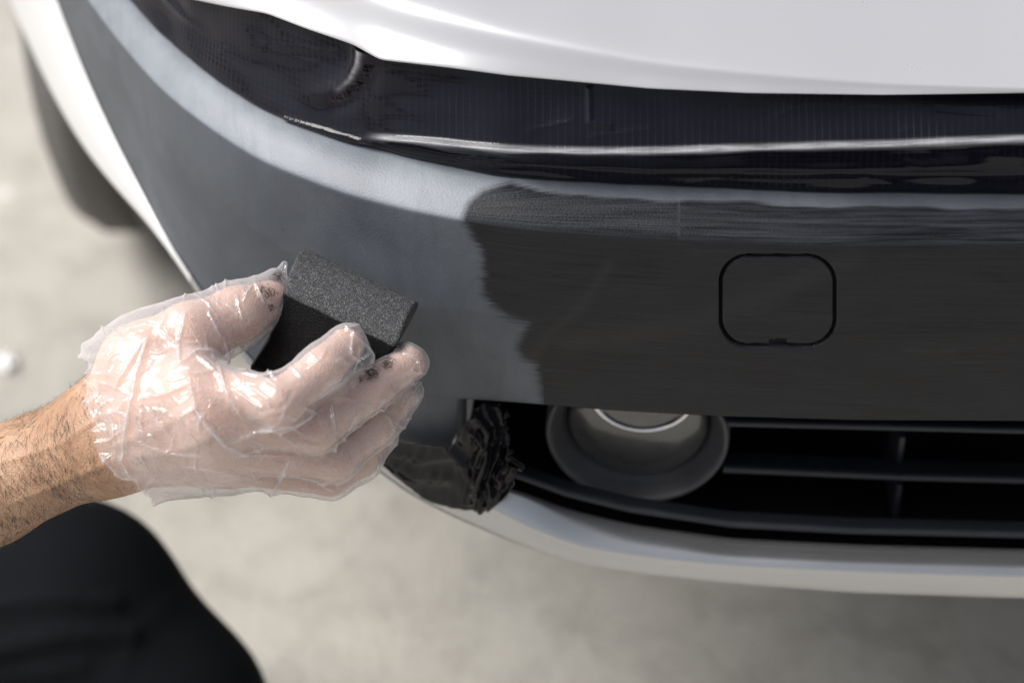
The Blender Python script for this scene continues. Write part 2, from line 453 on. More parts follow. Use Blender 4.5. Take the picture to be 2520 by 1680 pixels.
M = dict(
    concrete=mat_concrete(),
    paint=mat_paint('lit_silver_paint', (0.70, 0.70, 0.715), 0.1, 0.26),  # paler copy of the silver, bright light on the side panel painted in
    hood=mat_paint('hood_paint', (0.52, 0.52, 0.54), 0.4, 0.24),
    silver=mat_paint('silver_metallic', (0.50, 0.505, 0.515), 0.85, 0.2),
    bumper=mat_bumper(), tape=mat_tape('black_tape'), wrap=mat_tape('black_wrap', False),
    grille=mat_black('black_plastic', (0.011, 0.012, 0.016), 0.42),
    bezel=mat_black('bezel_plastic', (0.042, 0.042, 0.047), 0.42),
    dark=mat_black('cavity_black', (0.003, 0.003, 0.004), 0.8, False, 0.15),
    rubber=mat_black('rubber', (0.11, 0.106, 0.10), 0.85, True, 0.2), foam=mat_foam(), skin=mat_skin(), glove=mat_glove(),
    cloth=mat_black('black_cloth', (0.0035, 0.004, 0.005), 0.8, True, 0.08), hair=mat_black('hair', (0.012, 0.008, 0.006), 0.5, False),
    rim=mat_paint('rim_alloy', (0.4, 0.4, 0.42), 0.9, 0.3),
)

# ------------------------------------------------------------------ setting
bm = bmesh.new(); bmesh.ops.create_grid(bm, x_segments=8, y_segments=8, size=60)
me = bpy.data.meshes.new('ground'); bm.to_mesh(me); bm.free()
ground = link('ground', me, None, M['concrete']); ground['kind'] = 'structure'
ground['label'] = 'pale blotchy concrete ground under the car'

# ------------------------------------------------------------------ car: feature curves (traced, then placed at their own heights)
cT = curve([(100, -300), (200, -145), (316, 0), (395, 87), (490, 166), (593, 245), (751, 318), (930, 374), (1057, 404), (1230, 441), (1447, 455), (1760, 467), (2008, 478), (2520, 484)], 46)
cB = curve([(50, -310), (100, -205), (146, -105), (210, 0), (277, 87), (395, 226), (514, 316), (633, 394), (840, 475), (1014, 519), (1139, 543), (1317, 567), (1664, 590), (2008, 603), (2520, 604)], 46)
cF = curve([(900, 968), (1100, 981), (1274, 992), (1491, 1011), (1760, 1026), (2102, 1036), (2520, 1038)])
cL = curve([(60, -230), (146, 0), (178, 95), (221, 190), (269, 305), (316, 395), (364, 486), (403, 573), (430, 617), (500, 718), (600, 862), (750, 1015), (904, 1112), (1000, 1150), (1120, 1165), (1275, 1185), (1394, 1233), (1552, 1272), (1800, 1308), (2100, 1323), (2520, 1334)], 16)
cO = curve([(-60, -170), (16, 0), (36, 71), (99, 198), (158, 316), (210, 395), (277, 475), (356, 550), (388, 585), (470, 706), (590, 885), (750, 1045), (904, 1146), (999, 1230), (1117, 1292), (1236, 1343), (1394, 1397), (1592, 1430), (1800, 1454), (2100, 1478), (2520, 1492)], 26)
cK = curve([(-10, -170), (60, -20), (110, 120), (180, 260), (300, 440), (420, 612), (490, 712), (596, 874), (750, 1028), (904, 1126), (1040, 1190), (1117, 1218), (1208, 1254), (1275, 1294), (1434, 1347), (1631, 1374), (1800, 1389), (2102, 1404), (2520, 1418)], 26)
cU = curve([(100, -400), (200, -240), (350, -80), (465, 0), (557, 19), (656, 36), (752, 73), (868, 112), (900, 130), (935, 150), (1096, 168), (1250, 188), (1600, 220), (1845, 231), (2171, 235), (2520, 230)], 10)
cR = curve([(700, 320), (901, 336), (1039, 347), (1250, 368), (1450, 373), (1600, 372), (1886, 363), (2212, 354), (2520, 342), (3000, 322)])
cC = curve([(300, -420), (600, -170), (962, 0), (1115, 36), (1250, 72), (1600, 141), (1845, 169), (2171, 199), (2520, 214), (3000, 222)])

Z_B, Z_T = 0.565, 0.577
def yB(px): return on_z(px, cB(px), np.full(np.shape(px), Z_B))[..., 1]
_zu = curve([(0, .60), (100, .60), (465, .606), (600, .624), (752, .626), (900, .625), (1100, .628), (1250, .627), (2520, .625)], 60)
def zU(px): return _zu(px)

car = empty('car', (0.45, 0.9, 0))
tag(car, 'silver car with weathered grey plastic bumper being treated', 'car')

# bumper ----------------------------------------------------------------
cols = np.unique(np.concatenate([np.arange(-40, 1100, 7), np.arange(1100, 1756, 7), np.arange(1756, 2072, 2.4), np.arange(2072, 2600, 10), np.arange(2600, 4600, 60)]).astype(float))
Tp = on_z(cols, cT(cols), np.full(cols.shape, Z_T))
Bp = on_z(cols, cB(cols), np.full(cols.shape, Z_B))
Yb = Bp[:, 1]
mix_l = sstep(1000, 1120, cols)
fy = cF(cols) * mix_l + (cB(cols) + 0.715 * (cL(cols) - cB(cols))) * (1 - mix_l)
Fp = on_y(cols, fy, Yb + 0.006 + 0.014 * (1 - sstep(300, 1100, cols)))
Tin = Tp + np.array([0, 0.03, 0.002])
mid_face = on_y(cols, (cB(cols) * 0.5 + fy * 0.5), (Yb + Fp[:, 1]) / 2 - 0.004)
LED, FA = 20, 84
G = polyline_rows([Tin, Tp, Bp, mid_face, Fp, Fp + np.array([0, 0.010, -0.006]), Fp + np.array([0, 0.05, 0.0])], [3, LED, FA, FA, 3, 4])
nled = 3 + LED
Gs = row_smooth(G, 1.3)
# keep the ledge crisp at the tape side
G = Gs
# slightly convex ledge
rr = np.arange(G.shape[0])
bow = np.where((rr >= 3) & (rr <= nled), np.sin(np.pi * np.clip((rr - 3) / LED, 0, 1)), 0)
G[:, :, 2] += 0.0025 * bow[:, None]
PX, PY = project(G)
N = grid_normals(G)
# tow hook cover groove
def rrect(px, py):
    cx, cy, hx, hy, r = 1914, 741, 141, 111, 68
    dx = np.abs(px - cx) - (hx - r); dy = np.abs(py - cy) - (hy - r)
    # sides bow a little
    return np.hypot(np.maximum(dx, 0), np.maximum(dy, 0)) + np.minimum(np.maximum(dx, dy), 0) - r
D = rrect(PX, PY)
isf = (rr[:, None] > nled)
gro = np.where(isf, np.clip(1 - (np.abs(D) / 5.0) ** 2.2, 0, 1), 0)
notch = np.where(isf & (np.abs(PX - 1914) < 20) & (np.abs(PY - 842) < 6), 1.0, 0.0)
G = G - N * (0.0036 * gro + 0.0055 * notch * (1 - gro))[:, :, None]
G = G - N * (np.where(isf & (D < -4), 0.0005, 0))[:, :, None]
# dressing boundary: signed distance (m) to the traced edge, positive where treated
bnd = np.array([(1290, 440), (1235, 452), (1185, 470), (1152, 500), (1140, 528), (1140, 549), (1157, 575), (1184, 615), (1189, 662), (1187, 718), (1209, 753), (1252, 779), (1300, 796), (1285, 823), (1274, 857), (1291, 883), (1317, 900), (1326, 927), (1330, 961), (1342, 1010), (1350, 1100)], float)
dd, _ = seg_dist(PX, PY, bnd)
xb = np.interp(PY, bnd[:, 1], bnd[:, 0])
wet = np.where(PX > xb, 1, -1) * dd / 5000.0
wet = np.where(PX > 1340, np.maximum(wet, 0.02), wet)
# strip beside the tape the cloth never reached
strip = (PY - cT(PX) - 26 * sstep(1170, 1420, PX) - 2.5 * np.sin(PX / 61) - 1.5 * np.sin(PX / 23)) / 5000.0
onl = rr[:, None] <= nled
wet = np.where(onl & (PX > 1150), np.minimum(wet, strip + 0.0004), wet)
wet = np.clip(wet, -0.03, 0.03)
# the dressing soaks in unevenly on the ledge
led_a = np.clip((nled + 1 - rr) / 2.0, 0, 1)[:, None] * np.ones_like(PX)
uv = metric_uv(G, nled)
vl = np.clip((PY - cT(PX)) / (cB(PX) - cT(PX)), 0, 1.2)
fan = 0.10 + 0.90 * np.sqrt(np.clip((PX - 1135) / 535.0, 0, 1))
stroke = np.where(PX < 1669, (vl - 0.93) / fan, vl * 0.8 + 3.0 + 0.00012 * (PX - 1669))
smear = np.zeros(PX.shape)
for pl, a, ww in (([(1500, 650), (1430, 755), (1345, 830), (1310, 885)], .3, 13), ([(1310, 885), (1290, 960)], .4, 16), ([(2230, 860), (2300, 868), (2350, 862)], .35, 7), ([(1400, 840), (1700, 800), (2100, 640)], .3, 30)):
    d_, t_ = seg_dist(PX, PY, pl); smear = np.maximum(smear, a * np.exp(-(d_ / ww) ** 2))
thin = np.where(onl, sstep(1200, 1420, PX), 0.0)
attrs = dict(wet=wet, ledge=led_a, stroke=stroke, smear=smear, thin=thin)
fc_D = 0.25 * (D[:-1, :-1] + D[1:, :-1] + D[:-1, 1:] + D[1:, 1:])
fr = np.arange(G.shape[0] - 1)[:, None] > nled
inside = (fc_D < 0) & fr
bumper = grid_obj('bumper', G, M['bumper'], car, uv, attrs, keep=~inside)
cover = grid_obj('tow_cover', G, M['bumper'], bumper, uv + np.array([0.31, 0.117]), attrs, keep=inside)
# corner leg below the front face
lc = np.arange(-40, 1136, 8.0)
Ybl = yB(lc)
mixl = sstep(1000, 1120, lc)
fyl = cF(lc) * mixl + (cB(lc) + 0.715 * (cL(lc) - cB(lc))) * (1 - mixl)
Fl = on_y(lc, fyl, Ybl + 0.006 + 0.014 * (1 - sstep(300, 1100, lc)))
Ll = on_y(lc, cL(lc) + 2, Ybl + 0.018 + 0.014 * (1 - sstep(300, 1100, lc)))
L2 = polyline_rows([Fl + [0, 0.0008, 0.0015], Ll, Ll + [0, 0.03, 0.0]], [30, 4])
ret = np.array([L2[:, -1] + [0.004, 0.006, 0], L2[:, -1] + [0.006, 0.03, 0], L2[:, -1] + [0.008, 0.07, 0]]).transpose(1, 0, 2)
L2 = np.concatenate([L2, ret], 1)
px2, py2 = project(L2)
leg = grid_obj('bumper_corner', L2, M['bumper'], bumper, metric_uv(L2), dict(wet=np.full(L2.shape[:2], -0.03), ledge=np.zeros(L2.shape[:2])))

# silver lower lip and the side panel it runs into ------------------------------------------
kc = np.unique(np.concatenate([np.arange(-140, 2600, 8.0), np.arange(2600, 4600, 60.0)]))
Ybk = np.interp(kc, cols, Yb); lo = kc < cols[0]
Ybk[lo] = Yb[0] + (Yb[1] - Yb[0]) / (cols[1] - cols[0]) * (kc[lo] - cols[0])
tuck = 0.002 + 0.026 * (1 - sstep(350, 1500, kc))
rightw = sstep(950, 1500, kc)
yt = Ybk + tuck + 0.002 + 0.0155 * rightw
yk = Ybk + tuck - 0.006 * (1 - sstep(100, 420, kc)) - 0.001
yo = Ybk + tuck + 0.001
Lt = on_y(kc, cL(kc), yt); Lk = on_y(kc, cK(kc), yk); Lo = on_y(kc, cO(kc), yo)
Lm = Lt * .4 + Lk * .6
Lt, Lk, Lo = (gsmooth(q, 4.0, 0) for q in (Lt, Lk, Lo))
Lm = Lt * .4 + Lk * .6
kb = np.stack([Lt + [0, 0.010, -0.018], Lt + [0, 0.002, -0.002], Lm, Lk, Lo, Lo + [0, 0.02, -0.004], Lo + [0, 0.07, 0.004]])
GL = polyline_rows(list(kb), [3, 12, 8, 16, 4, 4])
GL = row_smooth(GL, 3.2)
ks = int(np.argmin(np.abs(kc - 470)))
lip = grid_obj('lower_lip', GL[:, ks:], M['silver'], car, metric_uv(GL[:, ks:]))
side = grid_obj('side_panel', GL[:, :ks + 1], M['paint'], car, metric_uv(GL[:, :ks + 1]))
lip['label'] = 'silver metallic lower lip'; side['label'] = 'silver side panel by the wheel, light painted in as a paler tone'

# hood -------------------------------------------------------------------
hc = np.unique(np.concatenate([np.arange(60, 2600, 9.0), np.arange(2600, 4600, 60.0)]))
Up = on_z(hc, cU(hc), zU(hc) + 0.002)
Us = gsmooth(Up, 22.0, 0)
slope = math.tan(math.radians(66))
r_ = ray(hc, cC(hc))
# ray hits the sloping front band through U
t_ = (Us[:, 2] - CAM[2] - slope * (Us[:, 1] - CAM[1])) / (r_[:, 2] - slope * r_[:, 1])
Cp = CAM + t_[:, None] * r_
bad = (Cp[:, 1] < Us[:, 1] + 0.0012)
Cp[bad] = Us[bad] + [0, 0.0012, 0.002]
Cp = gsmooth(Cp, 6.0, 0)
Cx = Cp.copy(); Cx[:, 0] = Cp[:, 0]
tops = [Cp + [0, 0.03, 0.0035], Cp + [0, 0.12, 0.013], Cp + [0, 0.5, 0.05], Cp + [0, 1.1, 0.10]]
HG = polyline_rows([Up + [0, 0.016, -0.001], Up + [0, 0.003, -0.0012], Up, Up * 0.80 + Us * 0.12 + Cp * 0.08, Us * 0.6 + Cp * 0.4, Cp] + tops, [2, 2, 2, 12, 12, 6, 6, 6, 4])
HS = row_smooth(HG, 2.6); HG = row_smooth(HG, 0.8)
hw = sstep(8, 15, np.arange(HG.shape[0]))[:, None, None]
HG = HG * (1 - hw) + HS * hw
hood = grid_obj('hood', HG, M['hood'], car, metric_uv(HG))

# black duct tape along the hood edge -------------------------------------------------------
tcx = np.unique(np.concatenate([np.arange(70, 2600, 4.0), np.arange(2600, 4600, 50.0)]))
T0 = on_z(tcx, cT(tcx) + 1, np.full(tcx.shape, Z_T + 0.0012))
U0 = on_z(tcx, cU(tcx) - 3, zU(tcx) - 0.0015); U0[:, 1] += 0.002
wr = sstep(860, 1010, tcx)[:, None]
fr_R = ((cT(tcx) - cR(tcx)) / (cT(tcx) - cU(tcx)))[:, None]
line_lo = T0 + (U0 - T0) * np.clip(fr_R - 0.03, 0.05, .9); line_hi = T0 + (U0 - T0) * np.clip(fr_R + 0.03, 0.05, .9)
RO = on_y(tcx, cR(tcx) + 6, T0[:, 1] - 0.003); RI = on_z(tcx, cR(tcx) - 9, RO[:, 2] + 0.0006)
RO = line_lo * (1 - wr) + RO * wr; RI = line_hi * (1 - wr) + RI * wr
low_mid = T0 * 0.55 + RO * 0.45; low_mid[:, 1] += 0.004 * wr[:, 0]
up_mid = RI * 0.5 + U0 * 0.5
concave = 0.0008 + 0.001 * (1 - sstep(600, 950, tcx))
up_mid[:, 1] += concave
TG = polyline_rows([T0 + [0, 0.012, -0.004], T0 + [0, 0.0025, 0.0], low_mid, RO, RI, up_mid, U0], [3, 10, 10, 4, 24, 24])
TG = row_smooth(TG, 0.9)
tpx, tpy = project(TG); TN = grid_normals(TG)
disp = np.zeros(tpx.shape)
d_, t_ = seg_dist(tpx, tpy, [(905, 100), (898, 150), (880, 190), (845, 222), (800, 236), (765, 238)])
disp += 0.0058 * np.exp(-(d_ / 25.0) ** 2) * (1 - 0.85 * t_)
d_, t_ = seg_dist(tpx, tpy, [(940, 150), (905, 215), (830, 260)])
disp -= 0.0012 * np.exp(-(d_ / 24.0) ** 2)
d_, t_ = seg_dist(tpx, tpy, [(415, 0), (455, 45), (520, 90)])
disp += 0.002 * np.exp(-(d_ / 9.0) ** 2) * (1 - t_)
d_, t_ = seg_dist(tpx, tpy, [(700, 290), (850, 335), (980, 372), (1150, 402), (1600, 425), (2520, 428)])
disp += 0.0012 * np.exp(-np.abs(d_) / 5.0)
d_, t_ = seg_dist(tpx, tpy, [(1450, 220), (1452, 300), (1500, 312)])
disp += 0.0010 * np.exp(-(d_ / 7.0) ** 2)
for k in range(22):
    x0 = RNG.uniform(350, 2500); f = RNG.uniform(0, 1)
    y0 = cU(x0) + f * (cT(x0) - cU(x0)); L = RNG.uniform(30, 160); a = RNG.normal(0.12, 0.25)
    d_, t_ = seg_dist(tpx, tpy, [(x0, y0), (x0 + L * math.cos(a), y0 + L * math.sin(a))])
    disp += RNG.choice([-1, 1]) * RNG.uniform(0.0002, 0.0006) * np.exp(-np.abs(d_) / RNG.uniform(4, 9))
wav = np.array([mnoise.noise(Vector((x * 38, y * 38, z * 90))) for x, y, z in TG.reshape(-1, 3)]).reshape(disp.shape)
disp += 0.0009 * wav
TG = TG + TN * disp[:, :, None]
fold_glint = sstep(895, 960, tpx) * np.exp(-np.abs((tpy - cR(tpx)) / 9.0) ** 3)  # mask of the painted highlight on ridge and bulge fold
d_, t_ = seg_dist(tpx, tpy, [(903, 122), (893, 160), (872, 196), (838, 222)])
fold_glint = np.maximum(fold_glint, 0.85 * np.exp(-(d_ / 7.0) ** 2) * (1 - t_ * .8))
tape = grid_obj('duct_tape', TG, M['tape'], None, metric_uv(TG), dict(fold_glint=fold_glint))
tape['label'] = 'long glossy black tape strip wrinkled along the front edge of the hood'; tape['category'] = 'tape'

# grille, cavity, fog lamp --------------------------------------------------------------------
gc = np.unique(np.concatenate([np.arange(1090, 2600, 14.0), np.arange(2600, 4600, 80.0)]))
Ybg = yB(gc)
Fg = on_y(gc, cF(gc), Ybg + 0.03); Lg = on_y(gc, cL(gc), Ybg + 0.02)
CV = polyline_rows([Fg + [0, 0, 0.004], Fg + [0, 0.12, 0.01], Lg + [0, 0.13, -0.02], Lg + [0, 0.0, -0.008]], [3, 6, 3])
endc = CV[:, :1] * np.array([1, 1, 1]); endc = endc.copy(); endc[:, :, 1] = CV[:, :1, 1].min(); 
grille = grid_obj('grille', CV, M['dark'], car)
def slat(name, p0, y0, th, dep, x_end=4500, trim=None):
    pxs = np.unique(np.concatenate([np.arange(p0[0][0], 2600, 20.0), np.arange(2600, x_end, 90.0)]))
    yy = np.interp(pxs, [q[0] for q in p0], [q[1] for q in p0])
    base = on_y(pxs, yy, yB(pxs) + y0)
    prof = [(0, dep), (th * .42, dep * .3), (th * .5, 0.002), (th * .3, 0), (-th * .3, 0), (-th * .5, 0.002), (-th * .42, dep * .3), (0, dep)]
    Gq = np.stack([base + [0, b_, a_] for a_, b_ in prof])
    return grid_obj(name, Gq, M['grille'], grille)
slat('grille_slat', [(1790, 1045), (2520, 1063)], 0.030, 0.0040, 0.016)
slat('grille_slat', [(1780, 1159), (2216, 1178), (2520, 1186)], 0.035, 0.0042, 0.016)
slat('grille_edge', [(1268, 1172), (1394, 1218), (1552, 1257), (1800, 1294), (2100, 1310), (2520, 1320)], 0.018, 0.004, 0.012)
for (xa, ya, xb_, yb_) in ((2219, 1062, 2217, 1142), (2212, 1180, 2208, 1262), (3060, 1062, 3060, 1142), (3060, 1180, 3060, 1262)):
    a = on_y(np.array(float(xa)), np.array(float(ya)), 0.045); b2 = on_y(np.array(float(xb_)), np.array(float(yb_)), 0.045)
    box_mesh('grille_post', (a[0] - 0.0018, 0.040, b2[2]), (a[0] + 0.0018, 0.085, a[2]), M['grille'], grille, 0.0012)

fc = on_y(np.array(1567.0), np.array(1078.0), 0.034)
lamp = empty('fog_lamp', fc, car)
R0 = 0.0475
bez = lathe('bezel', [(R0 * .80, .060), (R0 * .80, .022), (R0 * .81, .016), (R0 * .855, .014), (R0 * .905, .009), (R0 * .955, .003), (R0 * .98, .0005), (R0 * 1.01, 0.0), (R0 * 1.035, .002), (R0 * 1.04, .012), (R0 * .97, .05)], (0, 0, 0), (0.10, 1, 0.05), M['bezel'], lamp, 72)
m, t, p = mat('fog_lens'); b = NB(t)
tcn = b.n('ShaderNodeTexCoord').outputs['Object']; dn = b.noise(tcn, 120, 4, 0.6)
b.l(b.mix(dn, (0.085, 0.086, 0.086), (0.12, 0.121, 0.121)), p.inputs['Base Color'])
p.inputs['Metallic'].default_value = 0.55; b.l(b.math('ADD', 0.22, b.math('MULTIPLY', dn, 0.15)), p.inputs['Roughness']); p.inputs['Coat Weight'].default_value = 1.0
p.inputs['Coat Roughness'].default_value = 0.03
M['lens'] = m
m, t, p = mat('lens_chrome'); b = NB(t)
tcn = b.n('ShaderNodeTexCoord').outputs['Object']; dn = b.noise(tcn, 300, 4, 0.6)
b.l(b.mix(dn, (0.55, 0.55, 0.58), (0.85, 0.84, 0.86)), p.inputs['Base Color']); p.inputs['Metallic'].default_value = 1.0; p.inputs['Roughness'].default_value = 0.12
M['chrome'] = m
lens = lathe('lens', [(R0 * .80, .034), (R0 * .79, .013), (R0 * .75, .0095), (R0 * .5, .0080), (R0 * .25, .0074), (1e-5, .0072)], (0, 0, 0), (0.10, 1, 0.05), M['lens'], lamp, 72)
cap_c = Vector((0.0020, .0040, 0.0285))
refl = lathe('lamp_reflector', [(.0305, .008), (.0300, .0015), (.0292, 0), (.0280, -.0004), (.0268, .001), (.0262, .005), (.018, .006), (1e-5, .0065)], cap_c, (0.10, 1, 0.05), M['chrome'], lamp, 64)

# pale painted edge seen inside the corner of the opening
tv = np.linspace(0, 1, 14); tw = np.linspace(0, 1, 8)
x0 = 1112 + 4 * np.sin(tv * 2.5); x1 = 1158 - 34 * tv ** 1.6; yy = 974 + 122 * tv
PXt = x0[:, None] * (1 - tw) + x1[:, None] * tw; PYt = np.repeat(yy[:, None], 8, 1)
TRM = on_y(PXt, PYt, yB(PXt) + 0.013 + 0.016 * tw[None, :] ** 1.5)
trim = grid_obj('corner_trim', TRM, M['paint'], car)
sm2 = trim.modifiers.new('thick', 'SOLIDIFY'); sm2.thickness = 0.002

# wheel -------------------------------------------------------------------
wheel = empty('wheel', (-0.272, 0.90, 0.31), car)
R = 0.31
prof = [(R * .66, -.095), (R * .80, -.104), (R * .90, -.103), (R * .965, -.094), (R * .99, -.08)]
for c in (-.06, -.02, .02, .06):
    prof += [(R, c - .017), (R, c + .013), (R * .972, c + .0145), (R * .972, c + .0185)]
prof += [(R, .078), (R * .985, .086), (R * .965, .094), (R * .90, .103), (R * .80, .104), (R * .66, .095)]
lathe('tyre', prof, (0, 0, 0), (1, 0, 0), M['rubber'], wheel, 96)
lathe('rim', [(R * .67, -.09), (R * .64, -.085), (R * .60, -.05), (R * .2, -.06), (.02, -.065), (1e-4, -.065)], (0, 0, 0), (1, 0, 0), M['rim'], wheel, 64)
# arch liner and underbody that shade the ground
xs = np.linspace(-0.20, 0.15, 8); an = np.linspace(math.radians(-10), math.radians(190), 24)
AL = np.array([[(x, 0.90 - 0.37 * math.cos(a), 0.31 + 0.37 * math.sin(a)) for x in xs] for a in an])
grid_obj('arch_liner', AL, M['dark'], car)
box_mesh('underbody', (0.02, 0.50, 0.24), (1.6, 3.2, 0.30), M['dark'], car, 0.01)

# ------------------------------------------------------------------ crumpled wrap round the bumper corner
bot = np.array([(920, 1118), (960, 1160), (1005, 1198), (1050, 1233), (1110, 1249), (1176, 1257), (1222, 1243), (1255, 1212), (1278, 1160)], float)
top = np.array([(950, 1076), (985, 1086), (1025, 1092), (1070, 1100), (1112, 1100), (1135, 1060), (1160, 1010), (1200, 985), (1245, 1005)], float)
nu, nv = 130, 90
u = np.linspace(0, 1, nu); k9 = np.linspace(0, 1, 9)
bx, by = gsmooth(np.interp(u, k9, bot[:, 0]), 3), gsmooth(np.interp(u, k9, bot[:, 1]), 3)
tx, ty = gsmooth(np.interp(u, k9, top[:, 0]), 3), gsmooth(np.interp(u, k9, top[:, 1]), 3)
vv = np.linspace(0, 1, nv)[:, None]
wx = bx * (1 - vv) + tx * vv; wy = by * (1 - vv) + ty * vv
jag = np.array([[mnoise.noise(Vector((v_ * 14, 3.1, 0))) for _ in [0]] for v_ in vv[:, 0]])
wx = wx + sstep(0.9, 1.0, u)[None, :] * jag * 14
ybase = yB(wx) + 0.002 + 0.026 * (1 - sstep(350, 1500, wx)) - 0.0095
ybase = ybase + 0.020 * sstep(0.62, 1.0, u)[None, :] * vv
WG = on_y(wx, wy, ybase)
WN = grid_normals(WG)
dsp = np.zeros(wx.shape)
folds = [([(1112, 1100), (1150, 1140), (1165, 1190), (1155, 1230)], .0045, 7), ([(1150, 1010), (1190, 1060), (1195, 1120), (1178, 1180), (1190, 1240)], .006, 9),
         ([(1205, 1000), (1235, 1060), (1225, 1110), (1205, 1160), (1215, 1235)], .0055, 7), ([(1215, 1090), (1245, 1130), (1235, 1190)], .005, 8),
         ([(1160, 1060), (1180, 1090), (1170, 1130)], .004, 6), ([(960, 1110), (1040, 1130), (1110, 1120)], .0015, 9), ([(950, 1130), (1020, 1170), (1100, 1175)], .002, 12),
         ([(1225, 1160), (1260, 1150), (1280, 1130)], .005, 8), ([(1240, 1020), (1255, 1080), (1268, 1130)], .004, 7), 
         ([(1185, 1170), (1200, 1210), (1196, 1245)], .003, 4), ([(1204, 1165), (1214, 1200), (1210, 1238)], .003, 4)]
for pl, a, ww in folds:
    d_, t_ = seg_dist(wx, wy, pl); dsp += a * np.exp(-(d_ / (ww * 1.25)) ** 2)
amp = sstep(0.45, 0.8, u)[None, :]
for i in range(nv):
    for j in range(nu):
        q = Vector((wx[i, j] * .026 + wy[i, j] * .006, wy[i, j] * .010, 1.7))
        dd_, pp_ = mnoise.voronoi(q)
        dsp[i, j] += (dd_[1] - dd_[0]) * .0045 * (0.10 + amp[0, j]) + .0016 * mnoise.noise(q * 2.5) * (0.35 + amp[0, j])
WG = WG + WN * dsp[:, :, None]
wrap = grid_obj('plastic_wrap', WG, M['wrap'], None, metric_uv(WG))
tag(wrap, 'crumpled glossy black plastic wrapped over the lower corner beside the fog lamp', 'plastic wrap')
sm = wrap.modifiers.new('thick', 'SOLIDIFY'); sm.thickness = 0.0006; sm.offset = -1

# ------------------------------------------------------------------ implicit surfaces for the body and glove
def camspace(px, py, d):
    return np.array([(px - 1260) / FPX * d, -(py - 840) / FPX * d, d])
def to_world(P):
    return CAM + P[:, :1] * RGT + P[:, 1:2] * UPV + P[:, 2:3] * FWD
def cz(x, y, d):   # crop coordinates of the hand study
    return camspace(200 + x / 2.24, 560 + y / 2.24, d)
def cone(P, a, b, ra, rb):
    a = a.astype(np.float32); ab = (b - a).astype(np.float32)
    t = np.clip(((P - a) @ ab) / max(float(ab @ ab), 1e-9), 0, 1)
    return np.linalg.norm(P - a - t[..., None] * ab, axis=-1) - (ra + (rb - ra) * t)
def smin(a, b, k):
    h = np.clip(0.5 + 0.5 * (b - a) / k, 0, 1)
    return b + (a - b) * h - k * h * (1 - h)
def surface_nets(Fv, org, h):
    ins = Fv < 0
    nx, ny, nz = Fv.shape
    c = [(i, j, k) for i in (0, 1) for j in (0, 1) for k in (0, 1)]
    sl = lambda o: tuple(slice(o[a], Fv.shape[a] - 1 + o[a]) for a in range(3))
    cnt = sum(ins[sl(o)].astype(np.int8) for o in c)
    act = (cnt > 0) & (cnt < 8)
    idx = np.argwhere(act)
    vid = -np.ones(act.shape, np.int64); vid[act] = np.arange(len(idx))
    val = {o: Fv[idx[:, 0] + o[0], idx[:, 1] + o[1], idx[:, 2] + o[2]] for o in c}
    acc = np.zeros((len(idx), 3)); n = np.zeros(len(idx))
    for o in c:
        for ax in range(3):
            if o[ax]: continue
            q = list(o); q[ax] = 1; q = tuple(q)
            a, b_ = val[o], val[q]
            cross = (a < 0) != (b_ < 0)
            t = np.where(cross, a / np.where(cross, a - b_, 1), 0)
            pt = np.tile(np.array(o, float), (len(idx), 1)); pt[:, ax] += t
            acc[cross] += pt[cross]; n[cross] += 1
    V = (idx + acc / n[:, None]) * h + org
    faces = []
    for ax in range(3):
        b1, b2 = (ax + 1) % 3, (ax + 2) % 3
        A = np.take(ins, range(0, Fv.shape[ax] - 1), ax); B = np.take(ins, range(1, Fv.shape[ax]), ax)
        e = np.argwhere(A != B)
        ok = (e[:, b1] > 0) & (e[:, b2] > 0) & (e[:, b1] < Fv.shape[b1] - 1) & (e[:, b2] < Fv.shape[b2] - 1)
        e = e[ok]
        if not len(e): continue
        q = []
        for (p, r) in ((1, 1), (0, 1), (0, 0), (1, 0)):
            f = e.copy(); f[:, b1] -= p; f[:, b2] -= r
            q.append(vid[f[:, 0], f[:, 1], f[:, 2]])
        q = np.stack(q, 1)
        fl = ins[e[:, 0], e[:, 1], e[:, 2]]
        q[fl] = q[fl][:, ::-1]
        faces.append(q)
    return V, np.concatenate(faces)
def grid_pts(lo, hi, h):
    ax = [np.arange(lo[i], hi[i], h, dtype=np.float32) for i in range(3)]
    return np.stack(np.meshgrid(*ax, indexing='ij'), -1), np.array([a[0] for a in ax])

# joints ---------------------------------------------------------------
elbow = camspace(-520, 1390, 1.20); fore = camspace(-40, 1208, 1.145); wrist = camspace(265, 1078, 1.118)
JI = [cz(620, 890, 1.078), cz(1090, 968, 1.064), cz(1330, 775, 1.076), cz(1462, 650, 1.088)]
JM = [cz(690, 1060, 1.074), cz(1290, 1105, 1.082), cz(1600, 890, 1.098), cz(1800, 745, 1.110)]
JR = [cz(760, 1190, 1.082), cz(1390, 1275, 1.098), cz(1620, 1090, 1.112), cz(1750, 940, 1.124)]
JP = [cz(800, 1290, 1.098), cz(1370, 1375, 1.114), cz(1540, 1280, 1.124), cz(1650, 1150, 1.132)]
JT = [cz(330, 770, 1.105), cz(600, 600, 1.100), cz(860, 480, 1.112), cz(1035, 410, 1.126)]
RI_ = [.0124, .0108, .0095, .0086]; RM_ = [.0124, .0106, .0094, .0086]; RR_ = [.0118, .0098, .0090, .0082]; RP_ = [.0108, .0088, .0082, .0074]; RT_ = [.020, .0158, .0130, .0108]
def finger(P, J, Rr, g=0.0, kk=0.003):
    d = cone(P, J[0], J[1], Rr[0] + g, Rr[1] + g)
    for i in (1, 2):
        d = smin(d, cone(P, J[i], J[i + 1], Rr[i] + g * 1.0, Rr[i + 1] + g), kk)
    # fuller pads and bony knuckles
    return d
